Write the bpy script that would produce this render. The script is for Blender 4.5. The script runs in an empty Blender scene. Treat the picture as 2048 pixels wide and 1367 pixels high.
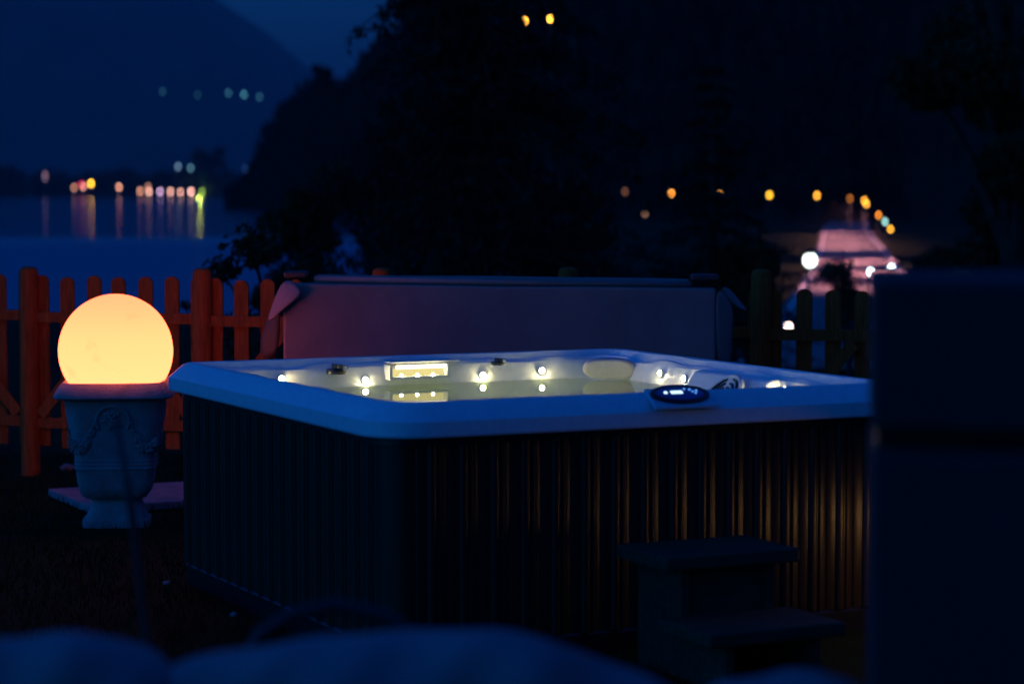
import bpy, bmesh, math, random
import numpy as np
from mathutils import Vector, Matrix

R = math.radians
rng = random.Random(7)
nrg = np.random.default_rng(7)
sc = bpy.context.scene
col = sc.collection

# ------------------------------------------------------------------ camera
EYE = 1.64
PITCH = R(3.58)
FPX = 4836.0                        # 85 mm on 36 mm, in photograph pixels
cd = bpy.data.cameras.new('camera')
cd.lens = 85.0; cd.sensor_width = 36.0
cd.clip_start = 0.1; cd.clip_end = 20000
cd.dof.use_dof = True
cd.dof.focus_distance = 10.6
cd.dof.aperture_fstop = 1.9
cd.dof.aperture_ratio = 1.25
cam = bpy.data.objects.new('camera', cd)
cam.location = (0, 0, EYE)
cam.rotation_euler = (R(90) - PITCH, 0, 0)
col.objects.link(cam)
sc.camera = cam

# ------------------------------------------------------------------ sky (blue hour, sun just under the horizon on the left)
SUN_EL, SUN_ROT = -3.0, -115.0
wd = bpy.data.worlds.new('World'); sc.world = wd; wd.use_nodes = True
wn = wd.node_tree; wn.nodes.clear()
sky = wn.nodes.new('ShaderNodeTexSky'); sky.sky_type = 'NISHITA'
sky.sun_disc = False
sky.sun_elevation = R(SUN_EL); sky.sun_rotation = R(SUN_ROT)
sky.air_density = 1.0; sky.dust_density = 0.3; sky.ozone_density = 4.0
tint = wn.nodes.new('ShaderNodeMix'); tint.data_type = 'RGBA'; tint.blend_type = 'MULTIPLY'
tint.inputs[0].default_value = 1.0
tint.inputs[7].default_value = (0.03, 0.66, 1.0, 1)     # the camera's lamp-light white balance
bg = wn.nodes.new('ShaderNodeBackground'); bg.inputs[1].default_value = 5.6
wo = wn.nodes.new('ShaderNodeOutputWorld')
wn.links.new(sky.outputs[0], tint.inputs[6]); wn.links.new(tint.outputs[2], bg.inputs[0]); wn.links.new(bg.outputs[0], wo.inputs[0])

vs = sc.view_settings
vs.view_transform = 'Standard'; vs.look = 'None'; vs.exposure = 0.0; vs.gamma = 1.0
vs.use_curve_mapping = False
cy = sc.cycles
cy.use_denoising = True
cy.use_adaptive_sampling = False
cy.max_bounces = 8; cy.diffuse_bounces = 4; cy.glossy_bounces = 4; cy.volume_bounces = 1; cy.transparent_max_bounces = 12
cy.caustics_reflective = False; cy.caustics_refractive = False
cy.sample_clamp_indirect = 4.0
sc.render.use_motion_blur = False

# ------------------------------------------------------------------ helpers
def P(px, py, Y):
    """world point seen at photograph pixel (px, py), at ground distance Y"""
    a = (px - 1024) / FPX; b = (683.5 - py) / FPX
    dy = math.cos(PITCH) + b * math.sin(PITCH); dz = -math.sin(PITCH) + b * math.cos(PITCH)
    t = Y / dy
    return Vector((a * t, Y, EYE + dz * t))

def new_mat(name):
    m = bpy.data.materials.new(name); m.use_nodes = True
    nt = m.node_tree
    return m, nt, nt.nodes['Principled BSDF']

def mat(name, c, rough=0.6, var=0.25, scale=8.0, bump=0.0, bscale=40.0, metal=0.0, stretch=(1, 1, 1), coat=0.0, spec=0.5):
    m, nt, p = new_mat(name)
    p.inputs['Roughness'].default_value = rough; p.inputs['Metallic'].default_value = metal
    p.inputs['Coat Weight'].default_value = coat
    p.inputs['Specular IOR Level'].default_value = spec
    tc = nt.nodes.new('ShaderNodeTexCoord'); mp = nt.nodes.new('ShaderNodeMapping')
    mp.inputs['Scale'].default_value = stretch
    nt.links.new(tc.outputs['Object'], mp.inputs[0])
    nz = nt.nodes.new('ShaderNodeTexNoise'); nz.inputs['Scale'].default_value = scale; nz.inputs['Detail'].default_value = 6
    nt.links.new(mp.outputs[0], nz.inputs['Vector'])
    cr = nt.nodes.new('ShaderNodeValToRGB')
    cr.color_ramp.elements[0].position = 0.3; cr.color_ramp.elements[1].position = 0.7
    cr.color_ramp.elements[0].color = (*[x * (1 - var) for x in c], 1)
    cr.color_ramp.elements[1].color = (*[min(1, x * (1 + var)) for x in c], 1)
    nt.links.new(nz.outputs[0], cr.inputs[0]); nt.links.new(cr.outputs[0], p.inputs['Base Color'])
    if bump:
        n2 = nt.nodes.new('ShaderNodeTexNoise'); n2.inputs['Scale'].default_value = bscale; n2.inputs['Detail'].default_value = 5
        nt.links.new(mp.outputs[0], n2.inputs['Vector'])
        bp = nt.nodes.new('ShaderNodeBump'); bp.inputs['Strength'].default_value = bump; bp.inputs['Distance'].default_value = 0.01
        nt.links.new(n2.outputs[0], bp.inputs['Height']); nt.links.new(bp.outputs[0], p.inputs['Normal'])
    return m

def emat(name, c, s):
    m = bpy.data.materials.new(name); m.use_nodes = True
    nt = m.node_tree; nt.nodes.clear()
    e = nt.nodes.new('ShaderNodeEmission'); e.inputs[0].default_value = (*c, 1); e.inputs[1].default_value = s
    o = nt.nodes.new('ShaderNodeOutputMaterial'); nt.links.new(e.outputs[0], o.inputs[0])
    return m

def wood(name, c, scale=6.0, rough=0.55):
    m, nt, p = new_mat(name)
    p.inputs['Roughness'].default_value = rough; p.inputs['Specular IOR Level'].default_value = 0.12
    tc = nt.nodes.new('ShaderNodeTexCoord'); mp = nt.nodes.new('ShaderNodeMapping')
    mp.inputs['Scale'].default_value = (14, 14, 0.9)
    oi = nt.nodes.new('ShaderNodeObjectInfo')
    va = nt.nodes.new('ShaderNodeVectorMath'); va.operation = 'ADD'
    ml = nt.nodes.new('ShaderNodeMath'); ml.operation = 'MULTIPLY'; ml.inputs[1].default_value = 37.0
    nt.links.new(oi.outputs['Random'], ml.inputs[0])
    nt.links.new(tc.outputs['Object'], va.inputs[0]); nt.links.new(ml.outputs[0], va.inputs[1])
    nt.links.new(va.outputs[0], mp.inputs[0])
    nz = nt.nodes.new('ShaderNodeTexNoise'); nz.inputs['Scale'].default_value = scale; nz.inputs['Detail'].default_value = 8; nz.inputs['Distortion'].default_value = 1.2
    nt.links.new(mp.outputs[0], nz.inputs['Vector'])
    kn = nt.nodes.new('ShaderNodeTexVoronoi'); kn.inputs['Scale'].default_value = 2.6      # knots
    nt.links.new(va.outputs[0], kn.inputs['Vector'])
    kr = nt.nodes.new('ShaderNodeValToRGB'); kr.color_ramp.elements[0].position = 0.05; kr.color_ramp.elements[0].color = (0.25, 0.25, 0.25, 1)
    kr.color_ramp.elements[1].position = 0.11; kr.color_ramp.elements[1].color = (1, 1, 1, 1)
    nt.links.new(kn.outputs['Distance'], kr.inputs[0])
    cr = nt.nodes.new('ShaderNodeValToRGB')
    cr.color_ramp.elements[0].position = 0.3; cr.color_ramp.elements[1].position = 0.7
    cr.color_ramp.elements[0].color = (*[x * 0.5 for x in c], 1); cr.color_ramp.elements[1].color = (*[x * 1.25 for x in c], 1)
    nt.links.new(nz.outputs[0], cr.inputs[0])
    mx = nt.nodes.new('ShaderNodeMix'); mx.data_type = 'RGBA'; mx.blend_type = 'MULTIPLY'; mx.inputs[0].default_value = 1
    nt.links.new(cr.outputs[0], mx.inputs[6]); nt.links.new(kr.outputs[0], mx.inputs[7]); nt.links.new(mx.outputs[2], p.inputs['Base Color'])
    bp = nt.nodes.new('ShaderNodeBump'); bp.inputs['Strength'].default_value = 0.35; bp.inputs['Distance'].default_value = 0.004
    nt.links.new(nz.outputs[0], bp.inputs['Height']); nt.links.new(bp.outputs[0], p.inputs['Normal'])
    return m

def obj(name, data, m=None, parent=None, loc=None, rot=None):
    if isinstance(data, bmesh.types.BMesh):
        me = bpy.data.meshes.new(name); data.to_mesh(me); data.free(); data = me
    o = bpy.data.objects.new(name, data); col.objects.link(o)
    if m is not None:
        if not data.materials: data.materials.append(m)
    if parent: o.parent = parent
    if loc is not None: o.location = loc
    if rot is not None: o.rotation_euler = rot
    return o

def tag(o, label, cat, group=None):
    o['label'] = label; o['category'] = cat
    if group: o['group'] = group
    return o

def kind(o, k, label=None):
    o['kind'] = k
    if label: o['label'] = label
    return o

def thing(name, label, cat, loc=(0, 0, 0), rotz=0.0, group=None):
    o = bpy.data.objects.new(name, None); col.objects.link(o)
    o.location = loc; o.rotation_euler = (0, 0, rotz); o.empty_display_size = 0.2
    return tag(o, label, cat, group)

def smooth(o, angle=None):
    for p in o.data.polygons: p.use_smooth = True
    if angle is not None:
        try:
            o.data.set_sharp_from_angle(angle=R(angle))
        except Exception: pass
    return o

def bevel(o, w, seg=2):
    b = o.modifiers.new('bevel', 'BEVEL'); b.width = w; b.segments = seg; b.limit_method = 'ANGLE'; b.angle_limit = R(35)
    return o

def box(bm, x0, x1, y0, y1, z0, z1):
    v = [bm.verts.new((x, y, z)) for z in (z0, z1) for y in (y0, y1) for x in (x0, x1)]
    for f in ((0, 2, 3, 1), (4, 5, 7, 6), (0, 1, 5, 4), (2, 6, 7, 3), (0, 4, 6, 2), (1, 3, 7, 5)):
        bm.faces.new([v[i] for i in f])
    return bm

def B(*a):
    return box(bmesh.new(), *a)

def loops(bm, rings, cap0=False, cap1=False, closed=True):
    vv = [[bm.verts.new(p) for p in r] for r in rings]
    n = len(vv[0])
    for a, b in zip(vv, vv[1:]):
        for i in range(n if closed else n - 1):
            j = (i + 1) % n
            bm.faces.new((a[i], a[j], b[j], b[i]))
    if cap0: bm.faces.new(list(reversed(vv[0])))
    if cap1: bm.faces.new(vv[-1])
    return bm

def ring(r, z, n=24, cx=0, cy_=0, ry=None, power=2.0):
    out = []
    for i in range(n):
        t = 2 * math.pi * i / n
        c, s = math.cos(t), math.sin(t)
        e = 2.0 / power
        out.append((cx + r * math.copysign(abs(c) ** e, c), cy_ + (ry or r) * math.copysign(abs(s) ** e, s), z))
    return out

def lathe(prof, n=24, power=2.0):
    return loops(bmesh.new(), [ring(r, z, n, power=power) for r, z in prof], True, True)

def tube(bm, pts, rad, n=8, caps=True):
    pts = [Vector(p) for p in pts]
    rings = []
    up = Vector((0, 0, 1))
    for i, p in enumerate(pts):
        d = (pts[min(i + 1, len(pts) - 1)] - pts[max(i - 1, 0)]).normalized()
        a = d.cross(up)
        if a.length < 1e-3: a = d.cross(Vector((0, 1, 0)))
        a.normalize(); b = a.cross(d).normalized()
        r = rad[i] if isinstance(rad, (list, tuple)) else rad
        rings.append([p + a * (r * math.cos(2 * math.pi * k / n)) + b * (r * math.sin(2 * math.pi * k / n)) for k in range(n)])
    return loops(bm, rings, caps, caps)

def ball(r, n=16, m=10):
    bm = bmesh.new(); bmesh.ops.create_uvsphere(bm, u_segments=n, v_segments=m, radius=r); return bm

def fast_mesh(name, V, F):
    """V (n,3) float array, F (m,k) int array"""
    V = np.asarray(V, dtype=np.float32); F = np.asarray(F, dtype=np.int32)
    me = bpy.data.meshes.new(name)
    me.vertices.add(len(V)); me.vertices.foreach_set('co', V.ravel())
    k = F.shape[1]
    me.loops.add(F.size); me.loops.foreach_set('vertex_index', F.ravel())
    me.polygons.add(len(F)); me.polygons.foreach_set('loop_start', np.arange(0, F.size, k, dtype=np.int32))
    try: me.polygons.foreach_set('loop_total', np.full(len(F), k, dtype=np.int32))
    except Exception: pass
    me.update(calc_edges=True); me.validate()
    return me

def leaf_tris(C, size, aspect=0.5, droop=0.0):
    """one small leaf-like quad at each centre, in random directions"""
    n = len(C); size = np.broadcast_to(size, (n,))
    d = nrg.normal(size=(n, 3)); d[:, 2] -= droop; d /= np.linalg.norm(d, axis=1, keepdims=True)
    e = np.cross(d, nrg.normal(size=(n, 3))); e /= np.linalg.norm(e, axis=1, keepdims=True)
    L = d * size[:, None]; W = e * (size * aspect)[:, None]
    V = np.stack([C - L, C + W, C + L, C - W], 1).reshape(-1, 3)
    F = np.arange(n * 4).reshape(n, 4)
    return V, F

# ------------------------------------------------------------------ materials
M = {}
M['acrylic'] = mat('acrylic', (0.72, 0.74, 0.75), 0.28, 0.06, 30, 0.05, 250)
M['plastic_grey'] = mat('plastic_grey', (0.55, 0.57, 0.6), 0.35, 0.05, 20)
M['plastic_black'] = mat('plastic_black', (0.012, 0.012, 0.014), 0.3, 0.2, 20)
M['pillow'] = mat('pillow', (0.4, 0.38, 0.38), 0.65, 0.08, 60, 0.25, 500)
M['cabinet'] = mat('cabinet', (0.022, 0.017, 0.012), 0.36, 0.25, 5, 0.1, 120, stretch=(4, 4, .4), spec=0.3)
M['step'] = mat('step', (0.06, 0.045, 0.028), 0.6, 0.3, 8, 0.2, 150, stretch=(.6, 5, 5), spec=0.12)
M['fence'] = wood('fence_wood', (0.42, 0.085, 0.016), rough=.8)
M['stone'] = mat('cast_stone', (0.25, 0.245, 0.235), 0.9, 0.2, 14, 0.5, 90, spec=0.15)
M['slab'] = mat('slab', (0.2, 0.2, 0.2), 0.85, 0.2, 9, 0.4, 120, spec=0.2)
M['vinyl'] = mat('cover_vinyl', (0.21, 0.165, 0.16), 0.6, 0.12, 6, 0.3, 380)
M['vinyl_dark'] = mat('cover_vinyl_dark', (0.035, 0.03, 0.03), 0.6, 0.15, 6, 0.3, 300)
M['lawn'] = mat('lawn', (0.012, 0.02, 0.006), 0.95, 0.5, 3, 0.6, 60, spec=0.05)
M['grass'] = mat('grass_blade', (0.012, 0.026, 0.006), 0.95, 0.4, 4, spec=0.05)
M['needle'] = mat('needles', (0.011, 0.022, 0.014), 0.85, 0.4, 2, spec=0.08)
M['leaf'] = mat('leaves', (0.018, 0.036, 0.014), 0.75, 0.4, 2, spec=0.1)
M['bark'] = mat('bark', (0.05, 0.04, 0.03), 0.95, 0.4, 6, 0.5, 30, spec=0.05)
M['forest'] = mat('forest', (0.014, 0.022, 0.014), 0.95, 0.5, .05, spec=0.05)
M['soil'] = mat('soil', (0.01, 0.012, 0.007), 0.95, 0.4, .05, spec=0.05)
M['mountain'] = mat('mountain', (0.03, 0.035, 0.03), 0.95, 0.4, .004, spec=0.1)
M['asphalt'] = mat('asphalt', (0.11, 0.1, 0.1), 0.85, 0.2, .4)
M['paint'] = mat('road_paint', (0.75, 0.75, 0.72), 0.7, 0.1, 3)
M['metal_dark'] = mat('metal_dark', (0.03, 0.03, 0.032), 0.45, 0.2, 10, spec=0.3)
M['render_dark'] = mat('dark_render', (0.04, 0.042, 0.045), 0.9, 0.12, 5, 0.3, 80, spec=0.25)
M['fabric_light'] = mat('cushion_fabric', (0.21, 0.215, 0.225), 0.9, 0.08, 6, 0.3, 300)
M['wall_plaster'] = mat('wall_plaster', (0.3, 0.28, 0.25), 0.9, 0.1, 2)
M['roof'] = mat('roof_tiles', (0.18, 0.07, 0.05), 0.8, 0.2, 3)

# lake: glossy water, wind-ruffled near the garden, calm further out
m, nt, p = new_mat('lake_water')
p.inputs['Base Color'].default_value = (0.01, 0.12, 0.21, 1); p.inputs['IOR'].default_value = 1.33
g = nt.nodes.new('ShaderNodeNewGeometry'); sx = nt.nodes.new('ShaderNodeSeparateXYZ')
nt.links.new(g.outputs['Position'], sx.inputs[0])
nz = nt.nodes.new('ShaderNodeTexNoise'); nz.inputs['Scale'].default_value = 0.012
nt.links.new(g.outputs['Position'], nz.inputs['Vector'])
ad = nt.nodes.new('ShaderNodeMath'); ad.operation = 'MULTIPLY_ADD'; ad.inputs[1].default_value = 60; 
nt.links.new(nz.outputs[0], ad.inputs[0]); nt.links.new(sx.outputs[1], ad.inputs[2])
mr = nt.nodes.new('ShaderNodeMapRange'); mr.inputs[1].default_value = 255; mr.inputs[2].default_value = 290
mr.inputs[3].default_value = 0.42; mr.inputs[4].default_value = 0.10
nt.links.new(ad.outputs[0], mr.inputs[0]); nt.links.new(mr.outputs[0], p.inputs['Roughness'])
rp = nt.nodes.new('ShaderNodeTexNoise'); rp.inputs['Scale'].default_value = 0.9; rp.inputs['Detail'].default_value = 3
nt.links.new(g.outputs['Position'], rp.inputs['Vector'])
rs = nt.nodes.new('ShaderNodeMapRange'); rs.inputs[1].default_value = 255; rs.inputs[2].default_value = 290; rs.inputs[3].default_value = 1.0; rs.inputs[4].default_value = 0.0
nt.links.new(ad.outputs[0], rs.inputs[0])
rb = nt.nodes.new('ShaderNodeBump'); rb.inputs['Distance'].default_value = 0.45
nt.links.new(rs.outputs[0], rb.inputs['Strength']); nt.links.new(rp.outputs[0], rb.inputs['Height']); nt.links.new(rb.outputs[0], p.inputs['Normal'])
M['lake'] = m

# tub water: mirror by Fresnel over a clear, faintly tinted body
m = bpy.data.materials.new('tub_water'); m.use_nodes = True
nt = m.node_tree; nt.nodes.clear()
o_ = nt.nodes.new('ShaderNodeOutputMaterial'); mx = nt.nodes.new('ShaderNodeMixShader')
fr = nt.nodes.new('ShaderNodeFresnel'); fr.inputs[0].default_value = 1.33
tr = nt.nodes.new('ShaderNodeBsdfTransparent'); tr.inputs[0].default_value = (0.86, 0.95, 0.78, 1)
gl = nt.nodes.new('ShaderNodeBsdfGlossy'); gl.inputs['Roughness'].default_value = 0.015
tc = nt.nodes.new('ShaderNodeTexCoord'); nz = nt.nodes.new('ShaderNodeTexNoise'); nz.inputs['Scale'].default_value = 3.0; nz.inputs['Detail'].default_value = 1
bp = nt.nodes.new('ShaderNodeBump'); bp.inputs['Strength'].default_value = 0.04; bp.inputs['Distance'].default_value = 0.01
nt.links.new(tc.outputs['Object'], nz.inputs['Vector']); nt.links.new(nz.outputs[0], bp.inputs['Height'])
nt.links.new(bp.outputs[0], gl.inputs['Normal']); nt.links.new(bp.outputs[0], fr.inputs['Normal'])
nt.links.new(fr.outputs[0], mx.inputs[0]); nt.links.new(tr.outputs[0], mx.inputs[1]); nt.links.new(gl.outputs[0], mx.inputs[2]); nt.links.new(mx.outputs[0], o_.inputs[0])
M['tub_water'] = m

# the glowing ball: opal shell lit from a bulb sitting low inside it, faint scuffs on the skin
m = bpy.data.materials.new('glowing_opal'); m.use_nodes = True
nt = m.node_tree; nt.nodes.clear()
tc = nt.nodes.new('ShaderNodeTexCoord'); sx = nt.nodes.new('ShaderNodeSeparateXYZ'); nt.links.new(tc.outputs['Object'], sx.inputs[0])
mr = nt.nodes.new('ShaderNodeMapRange'); mr.inputs[1].default_value = -0.2; mr.inputs[2].default_value = 0.28
nt.links.new(sx.outputs[2], mr.inputs[0])
cr = nt.nodes.new('ShaderNodeValToRGB')
cr.color_ramp.elements[0].color = (6.6, 0.86, 0.31, 1); cr.color_ramp.elements[1].color = (5.0, 0.56, 0.235, 1)
e_ = cr.color_ramp.elements.new(0.55); e_.color = (6.0, 0.76, 0.28, 1)
nt.links.new(mr.outputs[0], cr.inputs[0])
nz = nt.nodes.new('ShaderNodeTexNoise'); nz.inputs['Scale'].default_value = 9; nz.inputs['Detail'].default_value = 7
nt.links.new(tc.outputs['Object'], nz.inputs['Vector'])
m2 = nt.nodes.new('ShaderNodeMapRange'); m2.inputs[1].default_value = 0.25; m2.inputs[2].default_value = 0.42; m2.inputs[3].default_value = 0.88; m2.inputs[4].default_value = 1.0
nt.links.new(nz.outputs[0], m2.inputs[0])
em = nt.nodes.new('ShaderNodeEmission'); o_ = nt.nodes.new('ShaderNodeOutputMaterial')
nt.links.new(cr.outputs[0], em.inputs[0]); nt.links.new(m2.outputs[0], em.inputs[1]); nt.links.new(em.outputs[0], o_.inputs[0])
M['opal'] = m

M['led'] = emat('led', (1.0, 0.84, 0.42), 290)
M['led_under_fill'] = emat('led_under_fill', (0.95, 1.0, 0.5), 170)
M['fall_lip'] = emat('lit_acrylic', (1.0, 0.92, 0.55), 3.0)
M['fall_back'] = emat('lit_recess', (0.9, 0.76, 0.3), 0.95)
M['display'] = emat('display_white', (0.55, 0.8, 1.0), 1.6)
M['display_blue'] = emat('display_blue', (0.1, 0.35, 1.0), 1.0)

# ------------------------------------------------------------------ terrain, lake, hills
LAKE = -3.4
def hgt(x, y):
    # garden terrace, then a bank down to the shore
    t = min(1, max(0, (y - 15.0) / 40.0)); t = t * t * (3 - 2 * t)
    side = min(1, max(0, (abs(x) - 12) / 30.0)) if y < 15 else 0
    f = min(1, max(0, (x - .5) / 5.0))                 # the bank is high on the left and falls away to the road on the right
    return t * (-1.25 * (1 - f) - 3.5 * f) - 0.4 * side
bm = bmesh.new()
xs = [-60, -48, -40, -34, -28, -24, -20, -17, -14, -11.5, -9, -6, -4, -2, 0, 2, 4, 6, 9, 14, 20, 30, 45, 70, 110, 170, 260]
ys = [-30, -10, 0, 6, 10, 14, 15, 17, 19, 22, 26, 30, 35, 40, 46, 52, 55, 59, 63, 68, 80, 100, 130, 160, 220, 300, 380, 450, 520]
def tz(x, y):
    z = hgt(x, y)
    if y > 50:                       # right shore carries the road, left goes under the lake
        w = min(1, max(0, (x - (-2 - 0.07 * y)) / 8.0))
        low = -4.8 + w * (1.72 + min(1, max(0, (y - 250) / 200)) * 0.6)
        k = min(1, max(0, (y - 55) / 12.0)); z = z * (1 - k) + low * k
    return z
gv = [[bm.verts.new((x, y, tz(x, y))) for x in xs] for y in ys]
for a, b in zip(gv, gv[1:]):
    for i in range(len(xs) - 1):
        bm.faces.new((a[i], a[i + 1], b[i + 1], b[i]))
ground = kind(smooth(obj('ground', bm, M['lawn'])), 'structure')

bm = bmesh.new()
vv = [bm.verts.new(p) for p in ((-3500, 40, LAKE), (2500, 40, LAKE), (2500, 5000, LAKE), (-3500, 5000, LAKE))]
bm.faces.new(vv)
kind(obj('lake', bm, M['lake']), 'structure')

def hill_mesh(pts, foot, back, zfoot, nseg=14, step=16, rough=0.0, seed=1, shape=1.25):
    """pts: (px, py) crest; foot/back: functions px -> distance. A body with front slope, crest and back slope."""
    r = np.random.default_rng(seed)
    px = np.arange(pts[0][0], pts[-1][0] + 1, step)
    py = np.interp(px, [p[0] for p in pts], [p[1] for p in pts])
    V = []; rows = nseg + 5
    for x, y in zip(px, py):
        Yf, Yb = foot(x), back(x)
        top = P(x, y, Yb)
        for k in range(rows):
            s = k / nseg
            if s <= 1:
                Y = Yf + (Yb - Yf) * s
                z = zfoot + (top.z - zfoot) * s ** shape
                if 0 < s < 1: z += r.normal() * rough * (Yb - Yf) * min(s, 1 - s)
            else:
                Y = Yb + (Yb - Yf) * (s - 1) * 2.2
                z = top.z + (zfoot - top.z) * min(1, (s - 1) * 3.2) ** 1.2
            V.append(((x - 1024) / FPX * Y, Y, z))
    F = []
    for i in range(len(px) - 1):
        for k in range(rows - 1):
            a = i * rows + k
            F.append((a, a + rows, a + rows + 1, a + 1))
    return np.array(V), np.array(F), px, rows

# near wooded hill on the right
crest = [(452, 395), (500, 352), (515, 318), (545, 262), (580, 222), (610, 190), (640, 176), (672, 186), (700, 172), (716, 140), (760, 110),
         (800, 62), (840, 8), (900, -80), (1000, -190), (1150, -270), (1400, -360), (1800, -430), (2600, -480)]
hfoot = lambda x: np.interp(x, [452, 700, 1000, 1300, 2600], [640, 500, 400, 340, 300])
hback = lambda x: hfoot(x) + np.interp(x, [452, 520, 700, 1000, 2600], [15, 60, 150, 240, 280])
V, F, hpx, rows = hill_mesh(crest, hfoot, hback, LAKE - 1.0, rough=0.02, seed=3)
hill = kind(smooth(obj('hill', fast_mesh('hill', V, F), M['soil'])), 'structure')
HV = V.reshape(len(hpx), rows, 3)
# woods on the hill: thousands of crowns that read as one mass
LV = []; LF = []; base = 0
def crown(c, h, w, n, conif):
    t = nrg.random(n); ang = nrg.random(n) * 2 * np.pi
    if conif: rad = w * (1 - t) ** .9 * np.sqrt(nrg.random(n))
    else: rad = w * np.sqrt(np.clip(1 - (2 * t - 1) ** 2, 0, 1)) * nrg.random(n) ** .4
    return np.stack([c[0] + rad * np.cos(ang), c[1] + rad * np.sin(ang), c[2] + t * h], 1)
cs = []
sz = []
for i in range(2600):
    ix = nrg.integers(0, min(len(hpx), 84)); k = 13 if nrg.random() < .12 else nrg.integers(1, 15)
    q = HV[ix, k] * (1 if True else 0)
    if k < 14 and ix < len(hpx) - 1:
        f = nrg.random(); q = HV[ix, k] * (1 - f) + HV[ix + 1, min(k, 14)] * f
    h = 3.2 + 3.5 * nrg.random()
    if q[0] / q[1] * FPX + 1024 < 520: h *= .6
    conif = nrg.random() < .45
    n = 34
    cs.append(crown(q - np.array([0, 0, .6]), h, h * (.28 if conif else .45), n, conif)); sz.append(np.full(n, h * .13))
V, F = leaf_tris(np.concatenate(cs), np.concatenate(sz), .7)
kind(obj('woodland', fast_mesh('woodland', V, F), M['forest']), 'stuff', 'dark wooded hillside rising to the right behind the garden')

# far mountain across the lake and its shore
mcrest = [(-900, -360), (-300, -260), (200, -150), (400, -30), (450, 8), (533, 62), (600, 120), (680, 190), (780, 260), (900, 300), (1100, 318), (1600, 330), (2500, 300)]
mfoot = lambda x: 4500.0
mback = lambda x: 7500.0
V, F, _, _ = hill_mesh(mcrest, mfoot, mback, LAKE - 1, nseg=20, step=40, rough=0.012, seed=5, shape=1.1)
kind(smooth(obj('mountain', fast_mesh('mountain', V, F), M['mountain'])), 'structure')
SH = 1875.0
bm = bmesh.new()
rows_ = []
for x in range(-1800, 1500, 30):
    y0 = SH + 10 * math.sin(x * .013) + 6 * math.sin(x * .05)
    rows_.append([(x, y0, LAKE - .6), (x, y0 + 6, LAKE + .8), (x, y0 + 60, LAKE + 2.0), (x, 2600, LAKE + 3), (x * 3, 4700, LAKE + 3)])
loops(bm, rows_, closed=False)
kind(smooth(obj('far_shore', bm, M['soil'])), 'structure')
cs = []; sz = []
for i in range(520):
    x = nrg.uniform(-640, -120); y = SH + nrg.uniform(16, 80)
    px = x / y * FPX + 1024
    h = np.interp(px, [-200, 30, 60, 100, 150, 200, 250, 300, 350, 385, 415, 450, 480, 520], [24, 22, 14, 22, 15, 20, 22, 16, 22, 25, 26, 24, 16, 14]) * nrg.uniform(.65, 1.08)
    if abs(px - 415) < 40: h *= .8
    n = 40
    cs.append(crown(np.array([x, y, LAKE + .5]), h, h * nrg.uniform(.3, .5), n, False)); sz.append(np.full(n, h * .12))
V, F = leaf_tris(np.concatenate(cs), np.concatenate(sz), .7)
kind(obj('shore_woods', fast_mesh('shore_woods', V, F), M['forest']), 'stuff', 'dark line of trees along the far lake shore')

# ------------------------------------------------------------------ trees
def broad_tree(name, label, loc, h, w, n, leaf, m='leaf', trunk_h=None, group=None, low=0.12):
    t = thing(name, label, 'tree' if h > 2.2 else 'bush', loc, 0, group)
    bm = bmesh.new()
    th = h * .75
    tube(bm, [(0, 0, -.3), (.02 * w, 0, th * .3), (-.03 * w, .02 * w, th * .65), (0, 0, th)], [h * .03, h * .024, h * .015, h * .005], 8)
    blobs = []
    for k in range(14):
        a = rng.uniform(0, 6.28); rr = w * rng.uniform(.15, .72); zz = h * rng.uniform(low + .1, .88)
        rr *= math.sqrt(max(.1, 1 - (2 * zz / h - 1.05) ** 2))
        e = (rr * math.cos(a), rr * math.sin(a), zz)
        tube(bm, [(0, 0, zz * .55), (e[0] * .5, e[1] * .5, zz * .8), e], [h * .013, h * .008, h * .003], 5)
        blobs.append((e, w * rng.uniform(.2, .42)))
    obj('trunk', bm, M['bark'], t)
    C = []
    for e, r in blobs:
        k = n // len(blobs)
        q = nrg.normal(size=(k, 3)); q /= np.linalg.norm(q, axis=1, keepdims=True)
        q *= r * nrg.random((k, 1)) ** .45; q[:, 2] *= .75
        C.append(q + np.array(e))
    V, F = leaf_tris(np.concatenate(C), leaf * nrg.uniform(.6, 1.2, sum(len(c) for c in C)), .5)
    obj('crown', fast_mesh('crown', V, F), M[m], t)
    return t

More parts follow.
